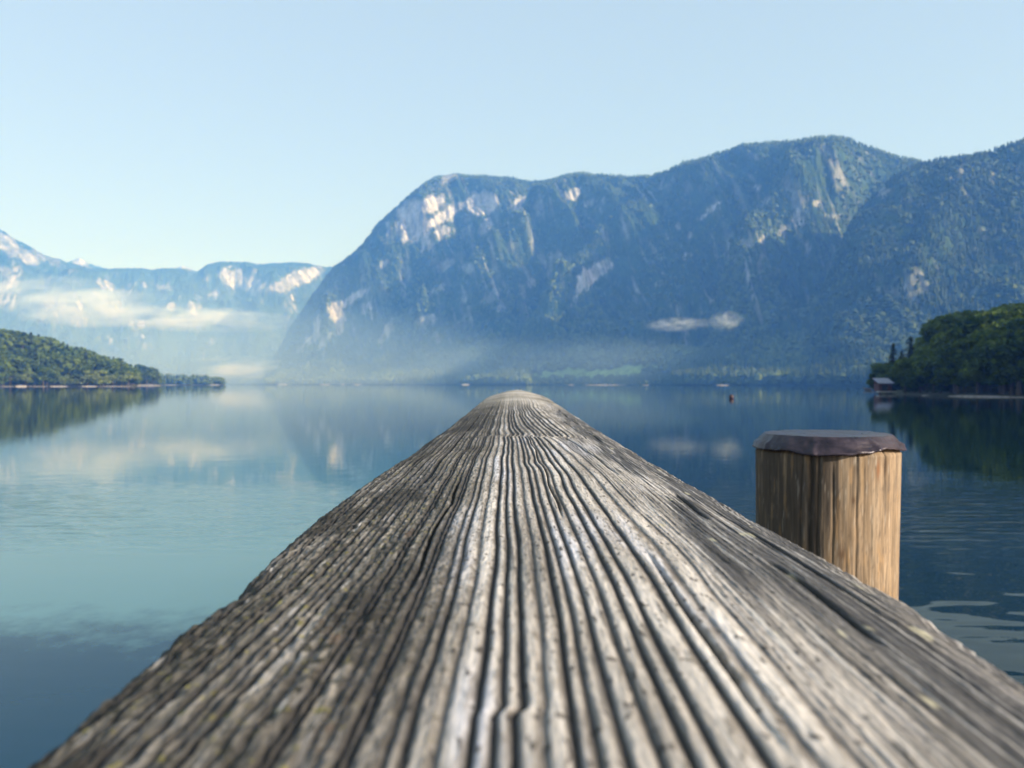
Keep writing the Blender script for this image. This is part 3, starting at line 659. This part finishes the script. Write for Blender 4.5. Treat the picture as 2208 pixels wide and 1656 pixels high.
# ---------------------------------------------------------------- weathered railing beam under the camera
def make_beam():
    END = 2.9
    yy = np.linspace(13, 1020, 1000)                       # rows spaced for even detail along the beam
    d = 0.0587 * F / (yy + 0.0095 * F); d = d[d < END - 0.02]
    d = np.concatenate([[END, END - .004, END - .012], d, np.linspace(d[-1] - .003, -0.9, 60)])
    nr = len(d); nc = 780
    c = np.linspace(0, 1, nc)
    Dg, Cg = np.meshgrid(d, c, indexing='ij')
    chip = 0.004 * np.exp(-((Dg - .262) / .012) ** 2) - .002 * np.exp(-((Dg - .235) / .02) ** 2)
    xl = -np.interp(Dg, [.1, .148, .204, .249, .5, .7, 1.0, 1.8, 2.9], [.0865, .088, .0902, .0925, .098, .0935, .0885, .086, .082]) + 0.0018 * fbm(Dg * 9, Dg * 0, 4, 3) + chip
    xr = np.interp(Dg, [.1, .15, .25, .45, .8, 3], [.115, .1165, .1235, .1175, .114, .1135]) + 0.0014 * fbm(Dg * 7, Dg * 0, 4, 5) + .002 * vnoise(Dg * 2.3, Dg * 0, 8)
    e = np.clip((END - Dg) / 0.3, 0, 1); endw = 0.70 + 0.30 * np.sqrt(np.clip(1 - (1 - e) ** 2, 0, 1)); e2 = np.clip((END - Dg) / .06, 0, 1)
    xm = 0.0135
    X = xl + (xr - xl) * Cg
    Xe = xm + (X - xm) * endw
    xn = (Cg - 0.5) * 2
    # grain
    disp1 = np.where(Dg > .824, 0.019 * np.exp(-(Dg - .824) / .28), -0.0135 * np.exp(-(.824 - Dg) / .13)) * np.tanh(np.abs(Dg - .824) / .006)
    env1 = np.where(X < .05, np.exp(-((X - .05) / .044) ** 2), np.exp(-((X - .05) / .03) ** 2)) + .05 * np.exp(-((X) / .05) ** 2)
    disp2 = np.where(Dg > .147, 0.0012 * np.exp(-(Dg - .147) / .02), -0.0012 * np.exp(-(.147 - Dg) / .012)) * np.tanh(np.abs(Dg - .147) / .002)
    env2 = np.exp(-((X - .0005) / .0055) ** 2)
    disp3 = 0.002 * np.exp(-((Dg - .56) / .03) ** 2) * np.exp(-((X - .014) / .008) ** 2)
    wav = 0.0032 * fbm(Dg * 2.1, X * 9, 3, 21) + 0.0010 * fbm(Dg * 9, X * 30, 2, 22) + .00035 * fbm(Dg * 40, X * 90, 2, 23) * sstep(.02, -.05, X)
    S = X - disp1 * env1 - disp2 * env2 + disp3 + wav
    gr = [-.0122, -.0064, -.0025, .0012, .0059, .0107, .0141, .0186, .0241, .0294, .0339, .0411, .0492, .056]
    rr = np.random.default_rng(4); x = gr[0]
    while x > -.1: x -= 0.0015 + .0042 * rr.random() ** 1.5; gr.insert(0, x)
    x = gr[-1]
    while x < .13: x += .0016 + .0018 * rr.random(); gr.append(x)
    gr = np.array(gr); dep = 0.35 + 0.95 * rr.random(len(gr) + 1)
    idx = np.clip(np.searchsorted(gr, S) - 1, 0, len(gr) - 2)
    g0 = gr[idx]; g1 = gr[idx + 1]; wdt = g1 - g0; q = np.clip((S - g0) / wdt, 0, 1)
    dl = q * wdt; dr_ = (1 - q) * wdt
    wob = 1 + .35 * fbm(Dg * 30, X * 200, 2, 33)
    gw = (0.00060 + .00045 * sstep(.4, 1.0, Dg)) * wob
    tl = np.exp(-(dl / gw) ** 2 * .8) * dep[idx]; trr = np.exp(-(dr_ / (gw * 1.5)) ** 2 * .8) * dep[idx + 1]
    groove = np.clip(np.maximum(tl, trr), 0, 1.2)
    right = sstep(.050, .064, S)                           # smooth fibrous strip on the right
    left = sstep(-.005, -.04, X)
    fade = 1 - sstep(1.35, 2.2, Dg + .25 * fbm(X * 30, Dg * 3, 2, 44))
    groove = groove * (1 - .8 * right) * (.08 + .92 * fade) * (1 - .25 * left)
    G = 0.00092
    arch = 4 * q * (1 - q)
    rough = fbm(X * 700, Dg * 130, 3, 51); rough2 = fbm(X * 260, Dg * 60, 3, 52); lump = fbm(X * 160, Dg * 150, 3, 53)
    fib = fbm(X * 900, Dg * 16, 3, 55)
    crown = .0100 * (1 - np.abs(xn) ** 2.2) + .011 * sstep(1.3, 2.7, Dg) * (1 - np.abs(xn) ** 1.7)
    hgt = crown - G * groove + .00035 * arch * (1 - right) + (.00022 + .0005 * left) * rough + .00035 * left * lump + .0003 * right * fib + .0012 * fbm(Dg * 5, X * 14, 3, 60)
    crk = np.exp(-(((X - .087 + .004 * vnoise(Dg * 11, X * 0, 71)) / .0011) ** 2)) * sstep(.02, .18, vnoise(Dg * 6 + 1.3, X * 0, 72) + .05)
    crk2 = np.exp(-(((X + .073 + .003 * vnoise(Dg * 9, X * 0, 73)) / .0012) ** 2)) * sstep(.1, .3, vnoise(Dg * 5 + 4.3, X * 0, 74))
    for (cx_, y0_, y1_, w0_, sd_) in [(-.031, .2, .52, .0007, 1), (.0215, .33, .9, .0006, 2), (-.052, .45, 1.3, .0008, 3), (.045, .12, .3, .0008, 4), (.066, .5, 1.2, .0008, 5), (.098, .2, .42, .0008, 6)]:
        crk2 = np.maximum(crk2, np.exp(-((S - cx_ + .0012 * vnoise(Dg * 14, X * 0, 140 + sd_)) / w0_) ** 2) * sstep(y0_, y0_ + .06, Dg) * sstep(y1_, y1_ - .08, Dg))
    hgt = hgt - .0022 * np.maximum(crk, crk2)
    edge = np.minimum(Cg, 1 - Cg) * (xr - xl)
    hgt = hgt - .0045 * np.clip(1 - edge / .009, 0, 1) ** 2 - (.003 * np.abs(fbm(Dg * 60, X * 50, 3, 81))) * np.clip(1 - edge / .02, 0, 1)
    Z = ZC - (0.0687 - 0.0095 * np.clip(Dg, -2, 3)) + hgt - .035 * (1 - np.sqrt(np.clip(1 - (1 - e2) ** 2, 0, 1))) - .016 * (1 - e) ** 1.5 * np.abs(xn) ** 2
    # albedo: grey weathered ridges, dark soft grain, lichen and moss
    ridgec = mixc((.43, .395, .355), (.25, .225, .195), .5 + .9 * fbm(X * 60, Dg * 8, 3, 91))
    ridgec = mixc(ridgec, (.40, .39, .40), sstep(.1, .6, fbm(X * 45 + 9, Dg * 5, 3, 92)))
    dirt = sstep(.1, .75, rough * .5 + rough2 * .5 + (q - .45) * 1.3 * (1 - right))
    col = mixc(ridgec, (.12, .098, .07), dirt * .62 * (1 - .4 * right))
    speck = sstep(.42, .62, fbm(X * 520, Dg * 170, 2, 93)); col = mixc(col, (.05, .042, .035), speck * .75)
    mossm = left * sstep(-.2, .5, fbm(X * 55, Dg * 7, 4, 95) + .10)
    mosst = sstep(-.05, .35, fbm(X * 330, Dg * 190, 3, 96))
    col = mixc(col, (.06, .057, .046), left * (.5 + .35 * sstep(-.3, .4, fbm(X * 30, Dg * 4, 3, 94))))
    col = mixc(col, (.035, .034, .02), mossm * mosst * .92)
    col = mixc(col, (.20, .18, .05), left * sstep(.38, .75, fbm(X * 330, Dg * 260, 2, 97)) * .85)
    col = mixc(col, (.42, .41, .40), left * sstep(.3, .7, fbm(X * 520, Dg * 42, 3, 98)) * .6 * (1 - .8 * groove))
    pat = left * sstep(.0, .35, fbm(X * 26 + 3, Dg * 6.5, 4, 121)); col = mixc(col, (.03, .027, .02), pat * (.55 + .35 * sstep(-.3, .3, lump)))
    br = sstep(.35, .7, fbm(X * 40 + 4, Dg * 12, 3, 99)) * sstep(.0, .4, lump) * sstep(.03, -.03, X); col = mixc(col, (.13, .065, .03), br * .6)
    rz = right * sstep(-.15, .45, fbm(X * 70, Dg * 5, 4, 101) + .6 * sstep(.066, .09, X) - .1); col = mixc(col, (.075, .073, .075), rz * .9)
    fs = fbm(X * 620, Dg * 11 + X * 20, 4, 103); col = mixc(col, (.40, .385, .36), right * sstep(.1, .55, fs) * .75); col = mixc(col, (.045, .043, .042), right * sstep(-.1, -.5, fs) * .8)
    col = mixc(col, (.05, .048, .045), (1 - right) * sstep(.25, .65, fbm(X * 800, Dg * 9, 3, 111)) * .5)
    col = mixc(col, (.40, .37, .25), right * sstep(.62, .8, fbm(X * 120, Dg * 40, 2, 104)) * .8)
    col = mixc(col, (.045, .04, .038), np.clip(groove * 1.25, 0, 1) ** .65 * .97)
    col = mixc(col, (.02, .018, .016), np.maximum(crk, crk2) * .9)
    farb = sstep(1.3, 2.1, Dg); bands = .5 + .9 * fbm(X * 5, Dg * 5.5, 3, 106)
    col = mixc(col, mixc((.16, .14, .10), (.40, .37, .33), bands), farb * .7)
    col = mixc(col, (.42, .40, .38), np.clip(1 - (1 - Cg) * .2 / .006, 0, 1) * sstep(-.3, .3, fbm(Dg * 25, X * 60, 3, 107)) * .8)  # sunlit rim along the right edge, painted into the colour
    col = mixc(col, (.035, .03, .024), np.clip(1 - Cg * .2 / .011, 0, 1) * sstep(-.5, .1, fbm(Dg * 30, X * 60, 3, 108)) * .85)
    lum = col.mean(-1, keepdims=True); col = np.clip(col * (lum / .2) ** .42, .008, .6)
    top = np.stack([Xe, Dg, Z], -1)
    # sides and underside
    def side(cidx, sgn, seed):
        out, oc = [], []
        for k in range(1, 13):
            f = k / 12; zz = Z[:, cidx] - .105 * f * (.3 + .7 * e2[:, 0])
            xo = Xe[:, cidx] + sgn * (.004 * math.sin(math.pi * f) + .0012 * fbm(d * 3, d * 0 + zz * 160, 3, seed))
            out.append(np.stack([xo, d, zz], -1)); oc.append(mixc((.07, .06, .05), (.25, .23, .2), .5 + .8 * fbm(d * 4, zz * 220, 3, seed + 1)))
        return out, oc
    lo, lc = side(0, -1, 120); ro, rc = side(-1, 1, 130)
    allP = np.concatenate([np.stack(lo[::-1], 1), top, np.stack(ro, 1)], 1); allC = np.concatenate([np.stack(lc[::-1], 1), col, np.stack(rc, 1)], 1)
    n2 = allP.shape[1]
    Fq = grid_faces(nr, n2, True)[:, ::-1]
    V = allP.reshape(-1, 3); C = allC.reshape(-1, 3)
    caps = []
    for r in (0, nr - 1):
        base = r * n2
        for j in range(n2 // 2 - 1):
            a, b_, c2, d2 = base + j, base + j + 1, base + n2 - 2 - j, base + n2 - 1 - j
            if b_ != c2: caps.append([a, b_, c2, d2] if r else [d2, c2, b_, a])
    Fq = np.concatenate([Fq, np.array(caps)])
    M = Mat('weathered_wood')
    at = M.attr('tone').outputs['Color']
    n = M.noise(M.coord((900, 120, 900)), 1.0, 3, 0.6)
    M.set(Base_Color=M.mix(1.0, at, M.ramp(n, [(0.25, 0.72), (0.75, 1.25)]), 'MULTIPLY'), Roughness=0.82)
    M.b.inputs['Specular IOR Level'].default_value = 0.25
    M.l(M.bump(n, 0.35, 0.0006), M.b.inputs['Normal'])
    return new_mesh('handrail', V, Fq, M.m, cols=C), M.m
rail = empty('pier_railing', (0, 1.0, 0)); tag(rail, 'weathered grey wooden handrail beam with deep grain ridges running out over the lake', 'railing')
hm, M_WOOD = make_beam()
hr = link('handrail', hm, rail, (0, -1.0, 0))
def hewn(name, x, y, w_, z0, z1):
    n = 40; zs = np.linspace(z0, z1, n); k = 24; Vv = []
    for z in zs:
        for i in range(k):
            a = 2 * math.pi * i / k; s = w_ / max(abs(math.cos(a)), abs(math.sin(a))) ** .85
            s *= 1 + .02 * float(vnoise(z * 3, i * .7, 5)); Vv.append((x + s * math.cos(a), y + s * math.sin(a), z))
    Vv = np.array(Vv); C = mixc((.1, .085, .07), (.27, .25, .22), .5 + .8 * fbm(np.tile(np.arange(k), n) * .9, Vv[:, 2] * 2, 3, 6))
    return new_mesh(name, Vv, grid_faces(n, k, True), M_WOOD, cols=C)
for y in (0.12, 2.55): link('support_post', hewn('support_post', 0.012, y - 1.0, .045, -.8, ZC - .158), rail)

# ---------------------------------------------------------------- mooring post with crumpled sheet cap
PX, PY, PZ = 0.565, 1.5, ZC - 0.092
post = empty('mooring_post', (PX, PY, 0)); tag(post, 'round tan wooden post with a crumpled dark sheet cap standing in the lake', 'post')
def make_pile():
    nz, na = 420, 420
    z = np.concatenate([np.linspace(-1.0, 1.2, 60), np.linspace(1.205, PZ - .004, nz - 60)]); a = np.linspace(0, 2 * np.pi, na, endpoint=False)
    Zg, A = np.meshgrid(z, a, indexing='ij'); t = PZ - Zg
    ang = A + .06 * fbm(A * 2, Zg * 1.5, 2, 5)
    # angle measured round the front face: s = 0 faces the camera
    s = (A - 1.5 * np.pi + np.pi) % (2 * np.pi) - np.pi
    arc = s * .124
    wav = .004 * fbm(arc * 14, Zg * 5, 3, 11)
    R = .1225 - .012 * np.clip(t, 0, .7) + .0022 * fbm(np.cos(A) * 2, np.sin(A) * 2 + Zg * .8, 3, 3) + .0006 * fbm(arc * 190, Zg * 9, 3, 9)
    crk = np.zeros_like(A)
    for (s0, zt, zb, w_, dp) in [(-.058, .10, -.3, .0018, .7), (.006, 0, .40, .0013, .8), (.036, .12, .6, .0011, .45), (.062, .0, .06, .002, .9), (-.035, .05, .5, .0013, .6), (-.085, 0, .6, .0015, .6), (.075, .28, .6, .0022, .9), (.09, .1, .5, .0012, .5), (-.012, .2, .5, .001, .5), (.02, .05, .3, .001, .5), (-.07, .02, .2, .0035, .9)]:
        lo, hi = PZ - max(zt, zb) - .02, PZ - min(max(zt, 0), zb if zb > 0 else 0)
        if zb < 0: lo, hi = PZ - .35, PZ
        m = sstep(lo - .05, lo + .05, Zg) * (1 - sstep(hi - .02, hi + .03, Zg))
        crk = np.maximum(crk, dp * m * np.exp(-((arc - s0 + wav) / w_) ** 2))
    R = R - .0032 * crk - .024 * np.clip(1 - t / .028, 0, 1)
    X = R * np.cos(A) - .008 * np.clip(t, 0, .8); Y = R * np.sin(A)
    st = fbm(arc * 120 + wav * 120, Zg * 5, 4, 21); st2 = fbm(arc * 45, Zg * 3.2, 4, 22); st3 = fbm(arc * 300, Zg * 14, 3, 23)
    col = mixc((.30, .215, .135), (.18, .125, .075), .5 + 1.1 * st)
    col = mixc(col, (.32, .26, .19), sstep(.15, .7, st2) * .7)
    col = mixc(col, (.27, .17, .07), sstep(.35, .75, fbm(arc * 60 + 7, Zg * 4, 3, 27)) * .55)
    dark = sstep(.0, .55, fbm(arc * 70 + 3, Zg * 4, 4, 24) + .7 * sstep(.01, -.08, arc) - .10)  # grey weathering, with shade painted into the colour towards the left side
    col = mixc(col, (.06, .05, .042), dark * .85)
    col = mixc(col, (.12, .09, .06), sstep(.3, .6, st3) * .5)
    sk = fbm(arc * 170 + 5, Zg * 8, 4, 35); col = mixc(col, (.075, .058, .042), sstep(.15, .55, sk) * .55); col = mixc(col, (.33, .2, .09), sstep(.3, .6, fbm(arc * 90, Zg * 12, 3, 36)) * .5)
    fine = fbm(arc * 420, Zg * 38, 3, 29); col = mixc(col, (.08, .06, .045), sstep(.15, .6, fine) * .55); col = mixc(col, (.42, .37, .3), sstep(.3, .7, fbm(arc * 260, Zg * 20, 3, 31)) * .4)
    for (s0, t0, rx, rz) in [(.062, .045, .005, .018), (.0, .1, .004, .006), (-.018, .19, .006, .012), (.03, .33, .012, .01)]:
        k = np.exp(-((arc - s0) / rx) ** 2 - ((t - t0) / rz) ** 2); col = mixc(col, (.09, .05, .025), k * .85)
    k = np.exp(-((arc - .045) / .003) ** 2 - ((t - .05) / .015) ** 2); col = mixc(col, (.2, .085, .035), k)
    col = mixc(col, (.03, .024, .018), np.clip(crk, 0, 1) * .92)
    V = np.stack([X, Y, Zg], -1)
    topc = np.array([[0, 0, PZ - .003]])
    VV = np.concatenate([V.reshape(-1, 3), topc]); ci = len(VV) - 1; b0 = (nz - 1) * na
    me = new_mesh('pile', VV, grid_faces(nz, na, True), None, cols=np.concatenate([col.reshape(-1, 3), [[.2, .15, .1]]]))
    M = Mat('split_log_wood'); at = M.attr('tone').outputs['Color']; n = M.noise(M.coord((260, 260, 14)), 1.0, 4, 0.6)
    M.set(Base_Color=M.mix(1.0, at, M.ramp(n, [(0.25, 0.7), (0.75, 1.25)]), 'MULTIPLY'), Roughness=0.78); M.b.inputs['Specular IOR Level'].default_value = 0.25
    M.l(M.bump(n, 0.5, 0.0012), M.b.inputs['Normal'])
    me.materials.clear(); me.materials.append(M.m)
    return me
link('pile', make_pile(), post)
def make_cap():
    na = 260; a = np.linspace(0, 2 * np.pi, na, endpoint=False)
    s = (a - 1.5 * np.pi + np.pi) % (2 * np.pi) - np.pi
    per = lambda f, sd: fbm(np.cos(a) * f, np.sin(a) * f, 3, sd)
    low = -.026 + .006 * per(2.2, 3) - .006 * np.exp(-((s + .25) / .4) ** 2) + .007 * np.exp(-((s - .45) / .35) ** 2) - .002 * np.exp(-((s - 1.2) / .3) ** 2)
    fold = np.exp(-((s + .52) / .035) ** 2); lump = np.exp(-((s - .32) / .09) ** 2); fold2 = np.exp(-((s + 1.35) / .05) ** 2); fold3 = np.exp(-((s - .42) / .05) ** 2)
    rows = []
    for r, z in ((0.0005, 0.002), (.03, .002), (.06, .0015), (.085, .001), (.1, .0005)):
        rows.append((np.full(na, r), z + .0016 * fbm(np.cos(a) * r * 40, np.sin(a) * r * 40, 3, 8)))
    rim = .108 + .002 * per(2.0, 12) - .002 * lump
    rz = -.0006 + .0008 * per(3, 15)
    rows.append((rim, rz)); ntop = len(rows); rows.append((rim + .0004, rz - .0002))
    tri = np.abs(((s * 2.1 + .35 * per(1.5, 31)) / np.pi) % 1 - .5) * 2           # flat panels between pinched pleats
    plt = np.clip(1 - np.abs(s + .52) / .05, 0, 1) + np.clip(1 - np.abs(s - .33) / .06, 0, 1) + .8 * np.clip(1 - np.abs(s - 1.1) / .05, 0, 1) + .8 * np.clip(1 - np.abs(s + 1.25) / .05, 0, 1)
    for f in (.15, .3, .45, .6, .75, .88, 1.0):
        r = rim + (.1288 - rim) * f ** .85 + (.0022 * (tri - .5) + .0042 * plt) * f + .0022 * fbm(np.cos(a) * 9, np.sin(a) * 9 + f * 2, 3, 44) * math.sin(math.pi * min(f, .85))
        rows.append((r, rz * (1 - f) + low * f))
    rows.append((rows[-1][0] - .0016, low - .0002))
    rows.append((rows[-2][0] - .004, low * .6)); rows.append((rim - .002, 0 * a - .004))
    V = np.stack([np.stack([r * np.cos(a), r * np.sin(a), PZ + .004 + z + 0 * a], -1) for r, z in rows], 0)
    M = Mat('dark_cap_sheet'); n = M.noise(M.coord((30, 30, 60)), 1.0, 4, 0.6); n2 = M.noise(M.coord((9, 9, 9)), 1.0, 3, 0.5)
    col = M.mix(M.ramp(n, [(0.35, 0.0), (0.7, 1.0)]), (0.012, 0.009, 0.017), (0.05, 0.037, 0.05)); col = M.mix(M.ramp(n2, [(0.56, 0.0), (0.7, 0.6)]), col, (0.07, 0.045, 0.04))
    M.set(Base_Color=col, Roughness=M.ramp(n, [(0.3, 0.25), (0.75, 0.5)]), Metallic=0.2)
    M.l(M.bump(n, 0.8, 0.003), M.b.inputs['Normal'])
    fq = np.concatenate([grid_faces(ntop, na, True), grid_faces(len(rows) - ntop, na, True) + ntop * na])
    return new_mesh('cap', V.reshape(-1, 3), fq, M.m)
cp = link('cap', make_cap(), post)

# ---------------------------------------------------------------- mist banks and haze
def volume_mat(name, col, dens, soft=None, seed=0, cut=(0.43, 6.0)):
    m = bpy.data.materials.new(name); m.use_nodes = True; t = m.node_tree
    t.nodes.remove(t.nodes['Principled BSDF'])
    v = t.nodes.new('ShaderNodeVolumePrincipled'); v.inputs['Color'].default_value = (*col, 1); v.inputs['Density'].default_value = dens
    v.inputs['Absorption Color'].default_value = (1, 1, 1, 1)
    t.links.new(v.outputs[0], t.nodes['Material Output'].inputs['Volume'])
    if soft:                                   # wispy: thins towards the bank's rim, broken by noise
        tc = t.nodes.new('ShaderNodeTexCoord'); ns_ = t.nodes.new('ShaderNodeTexNoise'); mp = t.nodes.new('ShaderNodeMapping')
        mp.inputs['Location'].default_value = (seed * 3.1, seed, 0); mp.inputs['Scale'].default_value = soft
        t.links.new(tc.outputs['Object'], mp.inputs[0]); t.links.new(mp.outputs[0], ns_.inputs['Vector'])
        ns_.inputs['Scale'].default_value = 1.0; ns_.inputs['Detail'].default_value = 4; ns_.inputs['Roughness'].default_value = 0.6
        ln = t.nodes.new('ShaderNodeVectorMath'); ln.operation = 'DOT_PRODUCT'
        t.links.new(tc.outputs['Object'], ln.inputs[0]); t.links.new(tc.outputs['Object'], ln.inputs[1])
        def mth(op, a, b):
            n = t.nodes.new('ShaderNodeMath'); n.operation = op
            for k, q in enumerate((a, b)):
                if hasattr(q, 'is_output'): t.links.new(q, n.inputs[k])
                else: n.inputs[k].default_value = q
            return n.outputs[0]
        fall = mth('MAXIMUM', mth('SUBTRACT', 1.0, ln.outputs['Value']), 0.0)
        n3 = mth('MAXIMUM', mth('MULTIPLY', mth('SUBTRACT', ns_.outputs['Fac'], cut[0]), cut[1]), 0.0)
        t.links.new(mth('MULTIPLY', mth('MULTIPLY', fall, n3), dens), v.inputs['Density'])
    return m
def mist(label, px, py, wpx, hpx, D, dens, seed, tilt=0, dep=1.0, soft=(2.4, 1.5, 1.6), col=(0.80, 0.91, 1.0), cut=(0.43, 6.0)):
    c = pt(px, py, D); W = wpx / F * D; Hh = hpx / F * D
    nu, nv = 40, 22; Vv = []
    for i in range(nv):
        th = math.pi * i / (nv - 1)
        for j in range(nu):
            ph = 2 * math.pi * j / nu; Vv.append((math.sin(th) * math.cos(ph), math.sin(th) * math.sin(ph), max(math.cos(th), (0.4 + abs(tilt) * W - c.z) / Hh)))
    me = new_mesh('mist', np.array(Vv), grid_faces(nv, nu, True)[:, ::-1], volume_mat('mist_air', col, dens, soft, seed, cut))
    o = link('mist', me, None, tuple(c)); o.scale = (W, W * dep, Hh); o.rotation_euler = (0, tilt, 0)
    tag(o, label, 'mist', kind='stuff')
mist('broad pale mist bank low on the far left ridge', 200, 664, 210, 46, 3560, .0135, 1, 0, .35)
mist('pale mist bank trailing right below the far ridge', 450, 690, 200, 30, 3700, .0150, 2, .02, .35)
mist('thin mist veil high on the far left slope', 70, 625, 190, 36, 3560, .0060, 3, 0, .3)
mist('faint mist streak above the lake head', 500, 775, 90, 9, 3300, .010, 4, 0, .4)
mist('white mist bank lying on the lake head before the cliffs', 560, 798, 150, 24, 3000, .018, 5, -.04, .35)
mist('small white cloud streak before the dark forest', 1460, 699, 80, 17, 1290, .020, 6, -.03, .5, (3.4, 2.0, 1.8))
mist('small white cloud puff right of the cloud streak', 1566, 692, 40, 24, 1280, .022, 7, 0, .9, (2.6, 2.2, 2.2))
mist('wide thin veil of mist over the head of the lake', 420, 800, 900, 260, 3000, .00060, 8, 0, .45, (.5, .5, .5), (0.52, 0.76, 1.0), (0.25, 3.0))
mist('low thin mist lying before the foot of the cliffs', 650, 805, 540, 160, 2080, .0036, 9, 0, .26, (.45, .4, .4), (0.52, 0.76, 1.0), (0.25, 3.0))
mist('low pale mist drifting along the foot of the middle slopes', 1250, 790, 420, 75, 1480, .0016, 10, 0, .3, (1.3, .8, .9), (0.52, 0.76, 1.0), (0.25, 3.0))

v, f = box(HB['x0'], HB['x1'], HB['y0'], HB['y1'], HB['z0'], HB['z1'])
tag(link('haze', new_mesh('haze', v, f, volume_mat('haze_air', (0.11, 0.34, 1.0), 0.00024), smooth=False)), 'blue morning haze over the whole lake valley', 'haze', kind='stuff')
